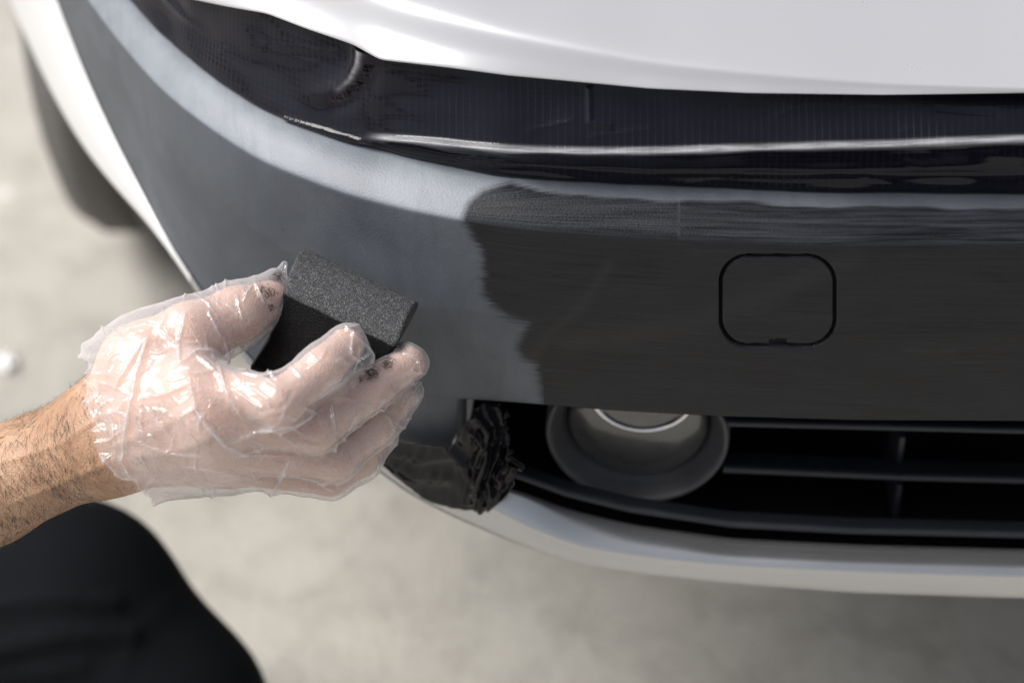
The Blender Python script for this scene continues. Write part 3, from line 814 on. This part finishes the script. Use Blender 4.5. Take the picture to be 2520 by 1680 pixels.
def palm(P, g=0.0, k=0.012):
    d = cone(P, wrist, JI[0], .020 + g, .0138 + g)
    for J, r in ((JM, .0145), (JR, .0138), (JP, .0125)):
        d = smin(d, cone(P, wrist, J[0], .020 + g, r + g), k)
    d = smin(d, cone(P, wrist + [0.004, 0, .012], cz(660, 1120, 1.105), .018 + g, .016 + g), k)
    d = smin(d, cone(P, wrist, JT[0], .0225 + g, .020 + g), k)
    d = smin(d, cone(P, cz(400, 760, 1.098), cz(560, 850, 1.09), .019 + g, .0125 + g), k)
    d = smin(d, cone(P, cz(450, 1000, 1.09), cz(600, 900, 1.085), .019 + g, .0125 + g), k)
    return d
h = 0.0013
P, org = grid_pts(camspace(-330, 1390, 1.12) * [1.1, 1.08, 1] + [0, 0, -.09], camspace(1085, 560, 1.15) * [1.02, 1, 1], h)
arm = smin(cone(P, fore, wrist, .0262, .0235), cone(P, fore + [.0, .004, .008], wrist + [0, .003, .008], .0245, .021), .01)
arm = smin(arm, cone(P, elbow, fore, .040, .0262), .012)
pa = smin(arm, palm(P), .014)
fs = finger(P, JI, RI_)
for J, Rr in ((JM, RM_), (JR, RR_), (JP, RP_)):
    fs = smin(fs, finger(P, J, Rr), .0007)
th = finger(P, JT, RT_, 0, .006)
body_f = smin(smin(pa, fs, .006), th, .006)
# knuckle creases and tendons are left to the relief of the skin
V, F = surface_nets(body_f, org, h)
W = to_world(V)
body_me = bpy.data.meshes.new('body')
person = empty('person', to_world(camspace(-300, 1600, 1.4)[None])[0] * [1, 1, 0])
tag(person, 'person in black trousers and clear glove reaching in from the left with a sponge', 'person')
# veins, tendons and wrinkles
pxv, pyv = project(W)
nrm = lambda o: np.array([v.normal[:] for v in o.data.vertices])
body = mesh_from('body', W, F, M['skin'], person)
body['label'] = 'tanned hairy forearm and hand'
Nb = nrm(body)
dsp = np.zeros(len(W))
front = (Nb @ (-FWD)) > 0.1
for pl, a, ww in [([(-50, 1150), (60, 1120), (150, 1090), (240, 1030)], .0007, 9), ([(20, 1240), (120, 1200), (260, 1140)], .0006, 9), ([(300, 1090), (400, 1050), (480, 1000)], .0008, 12),
                  ([(330, 1120), (430, 1110), (510, 1080)], .0008, 12), ([(640, 1012), (700, 1000), (720, 960)], -.0007, 5), ([(660, 1030), (700, 1020), (735, 985)], -.0005, 4),
                  ([(760, 1040), (800, 1060), (815, 1030)], -.0007, 5), ([(560, 780), (590, 800), (600, 830)], -.0006, 5), ([(575, 770), (605, 790), (615, 815)], -.0006, 5)]:
    d_, _ = seg_dist(pxv, pyv, pl); dsp += np.where(front, a * np.exp(-(d_ / ww) ** 2), 0)
W2 = W + Nb * dsp[:, None]
body.data.vertices.foreach_set('co', W2.astype(np.float32).ravel())
tn = 1 - sstep(215, 330, pxv + (pyv - 1080) * 0.0 - (pyv - 1080) * 0.45)
at = body.data.attributes.new('tan', 'FLOAT', 'POINT'); at.data.foreach_set('value', tn.astype(np.float32))

# hair on the forearm and the back of the hand -----------------------------------------------------
hv, hf = [], []
idx = np.where(pxv < 760)[0]
axis = to_world(camspace(265, 1078, 1.118)[None])[0] - to_world(camspace(-40, 1208, 1.145)[None])[0]; axis /= np.linalg.norm(axis)
cnt = 0
rnd = random.Random(11)
while cnt < 2500:
    i = int(idx[rnd.randrange(len(idx))])
    n = Nb[i]
    if (n @ FWD) > 0.35: continue
    x = pxv[i]
    if x < 240: pr = 1.0
    elif x < 560 and pyv[i] > 960: pr = 0.35
    else: pr = 0.0
    clump = mnoise.noise(Vector(W2[i] * 60))
    if rnd.random() > pr * (0.55 + 0.7 * clump): continue
    if x < -150: continue
    cnt += 1
    down = -UPV + axis * rnd.uniform(-0.2, 0.9) + RGT * rnd.uniform(-.35, .35)
    if n @ UPV > 0.6: down = axis * rnd.uniform(0.2, 1.2) + UPV * rnd.uniform(-.2, .5) + RGT * rnd.uniform(-.8, .3)
    tan = down - n * (down @ n); tan /= np.linalg.norm(tan) + 1e-9
    L = rnd.uniform(.004, .013); side = np.cross(tan, n); side /= np.linalg.norm(side) + 1e-9
    curl = rnd.uniform(-.5, .5); lift = rnd.uniform(.12, .45) if x < 230 else 0.05
    b0 = len(hv); wd = rnd.uniform(.00006, .00011)
    p = W2[i] - n * 0.0003
    for s in range(5):
        t = s / 4
        q = p + tan * L * t + n * (L * lift * (t - .55 * t * t)) + side * (L * curl * t * t * .5)
        ww = wd * (1 - .8 * t)
        hv.append(q - side * ww); hv.append(q + side * ww)
        if s: hf.append([b0 + 2 * s - 2, b0 + 2 * s - 1, b0 + 2 * s + 1, b0 + 2 * s])
hair = mesh_from('arm_hair', np.array(hv), hf, M['hair'], person)
hair['kind'] = 'stuff'

# glove ---------------------------------------------------------------------------------
h = 0.0011
P, org = grid_pts(camspace(150, 1300, 1.14) + [0, 0, -.115], camspace(1110, 540, 1.16) + [0.004, 0, .0], h)
g = .0017
gp = palm(P, .0022, .016)
fs = finger(P, JI, RI_, g, .006)
for J, Rr, gg in ((JM, RM_, .0018), (JR, RR_, .0022), (JP, RP_, .0026)):
    fs = smin(fs, finger(P, J, Rr, gg * .75, .005), .0008)
th = finger(P, JT, RT_, .0020, .010)
gl = smin(smin(gp, fs, .006), th, .008)
# loose film: cuff, empty finger ends and slack along the little finger side
cuff_c = camspace(283, 1085, 1.118)
for a, b_, ra, rb, k in [
    (camspace(205, 1104, 1.122), camspace(330, 1050, 1.112), .0300, .0265, .010),
    (camspace(300, 925, 1.110), camspace(400, 880, 1.105), .0215, .0205, .012),
    (camspace(330, 1150, 1.112), camspace(560, 1150, 1.105), .0125, .0090, .012),
    (cz(1480, 630, 1.090), cz(1545, 670, 1.092), .0078, .0042, .004),
    (cz(1575, 715, 1.087), cz(1405, 895, 1.081), .0042, .0046, .0035), (cz(1405, 895, 1.081), cz(1215, 1050, 1.072), .0046, .0040, .0035),
    (cz(1800, 740, 1.112), cz(1850, 745, 1.113), .0088, .0060, .004),
    (cz(1700, 950, 1.116), cz(1835, 900, 1.120), .0090, .0050, .006),
    (cz(1500, 1260, 1.118), cz(1720, 1050, 1.120), .0070, .0060, .006),
    (cz(1080, 1380, 1.104), cz(1060, 1450, 1.102), .0050, .0012, .006),
    (cz(1250, 1400, 1.110), cz(1375, 1448, 1.110), .0060, .0015, .006),
    (cz(1035, 400, 1.118), cz(1120, 200, 1.128), .0080, .0018, .006),
    (cz(960, 380, 1.112), cz(1060, 270, 1.118), .0095, .0040, .006),
]:
    gl = smin(gl, cone(P, a, b_, ra, rb), k)
V, F = surface_nets(gl, org, h)
# open the cuff: drop what lies behind the cut across the wrist
pw = to_world(V); qx, qy = project(pw)
cutx = np.interp(qy, [800, 900, 962, 1006, 1060, 1122, 1165, 1207, 1260], [150, 205, 216, 217, 227, 248, 288, 345, 420])
wob = 6 * np.sin(qy / 23.0) + 4 * np.sin(qy / 9.0 + 1) + 3 * np.sin(qy / 4.7)
keepv = qx > cutx + wob
keepf = keepv[F].all(1)
F = F[keepf]
used = np.unique(F); rm = -np.ones(len(V), int); rm[used] = np.arange(len(used))
glove = mesh_from('glove', pw[used], rm[F], M['glove'], person)
glove['label'] = 'loose clear plastic glove with crinkles'
# one level of subdivision, then the folds
bm = bmesh.new(); bm.from_mesh(glove.data)
bmesh.ops.subdivide_edges(bm, edges=bm.edges[:], cuts=1, use_grid_fill=True)
bmesh.ops.smooth_vert(bm, verts=bm.verts[:], factor=0.5, use_axis_x=True, use_axis_y=True, use_axis_z=True)
bm.to_mesh(glove.data); bm.free()
GV = np.empty(len(glove.data.vertices) * 3, np.float32); glove.data.vertices.foreach_get('co', GV); GV = GV.reshape(-1, 3).astype(float)
GN = nrm(glove)
qx, qy = project(GV)
X_, Y_ = (qx - 200) * 2.24, (qy - 560) * 2.24
face = (GN @ (-FWD)) > -0.15
fold = np.zeros(len(GV)); cre = np.zeros(len(GV))
FOLDS = [([(365, 615), (310, 830), (262, 1090), (235, 1270)], 2.0, 11), ([(190, 900), (260, 770), (340, 640)], 1.6, 10), ([(575, 480), (537, 640), (545, 755), (640, 690), (725, 690)], 1.5, 9),
    ([(590, 800), (632, 1000), (700, 1100), (790, 1195), (880, 1238), (1165, 1255)], 2.0, 10), ([(632, 1000), (545, 1045)], 1.3, 8), ([(760, 770), (800, 900), (905, 1065)], 1.6, 10),
    ([(770, 600), (805, 745)], 1.4, 8), ([(790, 1190), (1000, 1112), (1170, 1082), (1330, 985)], 1.3, 9), ([(1060, 1110), (1180, 1182), (1310, 1195)], 1.5, 8),
    ([(1150, 1280), (1085, 1400), (1045, 1475)], 1.8, 9), ([(330, 945), (470, 915), (570, 870)], 1.1, 8), ([(120, 1110), (60, 1000), (100, 900)], 1.3, 9),
    ([(1000, 830), (1110, 905)], 1.2, 8), ([(930, 870), (1060, 965)], 1.2, 8), ([(840, 890), (1005, 1005)], 1.2, 9), ([(1460, 560), (1555, 640), (1610, 700)], 1.2, 7),
    ([(1500, 570), (1475, 700), (1560, 760)], 1.2, 7), ([(1540, 640), (1490, 790)], 1.0, 6), ([(1170, 1105), (1260, 1145)], 1.1, 7), ([(1370, 950), (1395, 1120)], 1.2, 7),
    ([(1545, 1000), (1440, 1135)], 1.2, 7), ([(1400, 1155), (1385, 1255)], 1.1, 7), ([(1660, 1000), (1725, 1115)], 1.2, 8), ([(1450, 1150), (1420, 1260)], 1.0, 7), ([(955, 300), (1005, 425)], 1.3, 8),
    ([(800, 420), (905, 525)], 1.2, 8), ([(860, 375), (885, 520)], 1.1, 7), ([(700, 470), (765, 620)], 1.2, 8), ([(1780, 690), (1850, 730), (1870, 800)], 1.2, 7), ([(1700, 720), (1760, 770)], .9, 6),
    ([(1680, 930), (1600, 1040)], 1.0, 7), ([(1850, 860), (1780, 1000), (1680, 1150)], 1.4, 8), ([(110, 1250), (200, 1330), (330, 1440)], 1.2, 9), ([(230, 1270), (330, 1440)], 1.5, 9),
    ([(870, 1130), (1010, 1200), (850, 1250)], 1.2, 7), ([(930, 1180), (1000, 1230)], 1.0, 6), ([(1080, 1330), (1300, 1390), (1390, 1450)], 1.2, 8), ([(620, 700), (700, 760), (770, 830)], 1.1, 8),
    ([(430, 560), (520, 640), (640, 640)], 1.0, 8), ([(880, 800), (1010, 830), (1110, 800)], 1.0, 6), ([(1010, 780), (1080, 840)], .9, 6), ([(1150, 760), (1230, 850)], .9, 6), ([(1250, 680), (1330, 770)], .9, 6),
    ([(360, 1000), (480, 1130)], .8, 8), ([(300, 1180), (480, 1240), (700, 1260)], .9, 9), ([(520, 1300), (760, 1330), (1000, 1390)], 1.0, 9), ([(150, 980), (200, 1180)], 1.0, 9)]
rf = random.Random(5)
NEXP = len(FOLDS)
for _ in range(110):          # finer random crinkles, mostly fanning out from the thumb web and along the fingers
    x0, y0 = rf.uniform(60, 1850), rf.uniform(300, 1430)
    ang = math.atan2(y0 - 780, x0 - 780) + rf.gauss(0, .55); L_ = rf.uniform(50, 210)
    x1, y1 = x0 + L_ * math.cos(ang), y0 + L_ * math.sin(ang)
    k_ = rf.uniform(-.25, .25)
    FOLDS.append(([(x0, y0), ((x0 + x1) / 2 - k_ * (y1 - y0), (y0 + y1) / 2 + k_ * (x1 - x0)), (x1, y1)], rf.uniform(.35, 1.0), rf.uniform(5, 9)))
for kf, (pl, a, ww) in enumerate(FOLDS):
    d_, t_ = seg_dist(X_, Y_, pl)
    e = np.exp(-d_ / (ww * .8)) * np.where(face, 1, 0) * np.sqrt(np.clip(4 * t_ * (1 - t_) + .15, 0, 1))
    fold += a * .0017 * e; cre = np.maximum(cre, np.exp(-(d_ / 5.0) ** 2) * np.where(face, 1, 0) * min(1, a * (.5 if kf < NEXP else .22)) * np.clip(4 * t_ * (1 - t_) + .1, 0, 1))
crm = np.empty(len(GV))
for i, v in enumerate(GV):
    q = Vector((v[0] * 55 + v[1] * 22, v[1] * 40, v[2] * 28 + v[0] * 18))
    d4, _ = mnoise.voronoi(q)
    q2 = Vector(v * 150)
    d5, _ = mnoise.voronoi(q2)
    am = 0.35 + 0.9 * max(0.0, mnoise.noise(Vector(v * 26) + Vector((3, 1, 7))) + 0.15)
    crm[i] = am * ((math.exp(-(d4[1] - d4[0]) * 7) * 0.55 - 0.2) + .16 * math.exp(-(d5[1] - d5[0]) * 7)) + 0.9 * mnoise.noise(q * .6)
fold += crm * .0011
cutd = qx - np.interp(qy, [800, 900, 962, 1006, 1060, 1122, 1165, 1207, 1260], [150, 205, 216, 217, 227, 248, 288, 345, 420])
fold += np.exp(-np.clip(cutd, 0, None) / 45.0) * (0.0016 * np.sin(qy / 12.0) + 0.0011 * np.sin(qy / 5.6 + 1) + .0012)
# film never cuts into the hand
fold = np.maximum(fold, -.0009)
GV2 = GV + GN * fold[:, None]
glove.data.vertices.foreach_set('co', GV2.astype(np.float32).ravel())
stain = np.zeros(len(GV))
for x0, y0, r0 in ((1600, 800, 75), (1690, 740, 60), (1760, 660, 50), (1540, 830, 40), (1040, 360, 60), (1090, 270, 50), (1050, 440, 40), (1000, 340, 40)):
    stain = np.maximum(stain, np.exp(-(((X_ - x0) ** 2 + (Y_ - y0) ** 2) / r0 ** 2)))
stain *= np.where(face, 1, .6)
at = glove.data.attributes.new('stain', 'FLOAT', 'POINT'); at.data.foreach_set('value', (stain * .8).astype(np.float32))
at = glove.data.attributes.new('crease', 'FLOAT', 'POINT'); at.data.foreach_set('value', cre.astype(np.float32))
glove.data.polygons.foreach_set('use_smooth', [True] * len(glove.data.polygons))
glove.data.update()

# trousers: bent knee -----------------------------------------------------------------------
h = 0.005
kd = 1.42
P, org = grid_pts(camspace(-900, 2500, kd) * [1, 1, 1] + [0, 0, -.13], camspace(760, 1150, kd) + [0, 0, .14], h)
kk = smin(cone(P, camspace(-700, 1560, kd + .02), camspace(165, 1510, kd), .085, .066), cone(P, camspace(165, 1510, kd), camspace(385, 1770, kd), .066, .064), .03)
kk = smin(kk, cone(P, camspace(385, 1770, kd), camspace(150, 2300, kd + .1), .064, .055), .03)
V, F = surface_nets(kk, org, h)
W = to_world(V)
trous = mesh_from('trousers', W, F, M['cloth'], person)
trous['label'] = 'black trouser leg bent at the knee'
TNn = nrm(trous); tx_, ty_ = project(W)
dsp = np.zeros(len(W))
for pl, a in [([(-100, 1500), (120, 1470), (280, 1480)], .0035), ([(-100, 1620), (150, 1565), (320, 1560)], .004), ([(-50, 1680), (200, 1640)], .002), ([(420, 1480), (330, 1560), (300, 1650)], .001)]:
    d_, t_ = seg_dist(tx_, ty_, pl); dsp += a * np.exp(-(d_ / 22) ** 2)
trous.data.vertices.foreach_set('co', (W + TNn * dsp[:, None]).astype(np.float32).ravel()); trous.data.update()

# ------------------------------------------------------------------ sponge
A = at_depth(np.array(752.), np.array(603.), np.array(1.142)); B_ = at_depth(np.array(1041.), np.array(741.), np.array(1.126))
D_ = at_depth(np.array(706.), np.array(690.), np.array(1.112)); C_ = at_depth(np.array(988.), np.array(832.), np.array(1.100))
G_ = at_depth(np.array(603.), np.array(916.), np.array(1.118)); E_ = at_depth(np.array(885.), np.array(1000.), np.array(1.104))
A2 = at_depth(np.array(640.), np.array(860.), np.array(1.146)); B2 = at_depth(np.array(925.), np.array(930.), np.array(1.134))
cor = {(0, 0, 0): G_, (1, 0, 0): E_, (0, 1, 0): D_, (1, 1, 0): C_, (0, 0, 1): A2, (1, 0, 1): B2, (0, 1, 1): A, (1, 1, 1): B_}
def hexp(a, b_, c_):
    p = np.zeros(a.shape + (3,))
    for (i, j, k), q in cor.items():
        p += ((a if i else 1 - a) * (b_ if j else 1 - b_) * (c_ if k else 1 - c_))[..., None] * q
    return p
n = 46
bm = bmesh.new()
bmesh.ops.create_cube(bm, size=1.0)
bmesh.ops.subdivide_edges(bm, edges=bm.edges[:], cuts=n - 1, use_grid_fill=True)
co = np.array([v.co[:] for v in bm.verts]) + 0.5
# soften the near upper edge more than the far one
def soften(co, r):
    q = (co - .5) * 2
    inner = np.clip(q, -1 + r, 1 - r); d = q - inner
    L = np.linalg.norm(d / r, axis=1); f = np.where(L > 1, 1 / np.maximum(L, 1e-9), 1)
    return (inner + d * f[:, None]) / 2 + .5
co = soften(co, np.array([0.04, 0.20, 0.42]))
pts = hexp(co[:, 0], co[:, 1], co[:, 2])
spx, spy = project(pts)
# pinched waist where the thumb presses
pinch = np.exp(-((co[:, 1] - .42) / .30) ** 2) * (1 - sstep(0, .35, co[:, 0]))
pts = pts + pinch[:, None] * (RGT * .0035)
# bulging lit top
pts = pts + (np.sin(np.pi * co[:, 2]) * sstep(.8, 1, co[:, 1]) * .004)[:, None] * UPV
for i, v in enumerate(bm.verts):
    nz = mnoise.noise(Vector(pts[i]) * 420) * .00030 + mnoise.noise(Vector(pts[i]) * 1300) * .00025
    v.co = pts[i]
    v.co += Vector((0.3, -.6, .7)) * nz
me = bpy.data.meshes.new('sponge'); bmesh.ops.recalc_face_normals(bm, faces=bm.faces[:]); bm.to_mesh(me); bm.free()
me.polygons.foreach_set('use_smooth', [True] * len(me.polygons))
at = me.attributes.new('soaked', 'FLOAT', 'POINT')
at.data.foreach_set('value', np.clip(1.3 - sstep(.72, 1.0, co[:, 1] + .25 * co[:, 2]) * 1.5, 0, 1).astype(np.float32))
sponge = link('sponge', me, None, M['foam'])
tag(sponge, 'black foam applicator sponge held in the gloved fingers', 'sponge')

# ------------------------------------------------------------------ scrap on the ground
rs = random.Random(2)
c0 = on_z(np.array(14.0), np.array(900.0), np.array(0.0))
ring = []
for k in range(14):
    a = 2 * math.pi * k / 14; r0 = rs.uniform(.006, .010)
    ring.append((c0[0] + r0 * math.cos(a), c0[1] + 1.5 * r0 * math.sin(a), rs.uniform(.002, .009)))
Vs = [(c0[0], c0[1], .008)] + ring + [(x * .98 + c0[0] * .02, y * .98 + c0[1] * .02, .0008) for x, y, z in ring] + [(c0[0], c0[1], .0008)]
Fs = []
for k in range(14):
    k2 = (k + 1) % 14
    Fs += [[0, 1 + k, 1 + k2], [1 + k, 15 + k, 15 + k2, 1 + k2], [29, 15 + k2, 15 + k]]
m, t, p = mat('white_paper'); b = NB(t)
tcn = b.n('ShaderNodeTexCoord').outputs['Object']
b.l(b.mix(b.noise(tcn, 90, 3), (0.70, 0.70, 0.69), (0.85, 0.85, 0.84)), p.inputs['Base Color']); p.inputs['Roughness'].default_value = 0.8
scrap = mesh_from('paper_scrap', Vs, Fs, m, None, False)
tag(scrap, 'small white paper scrap on the concrete left of the wrist', 'paper scrap')
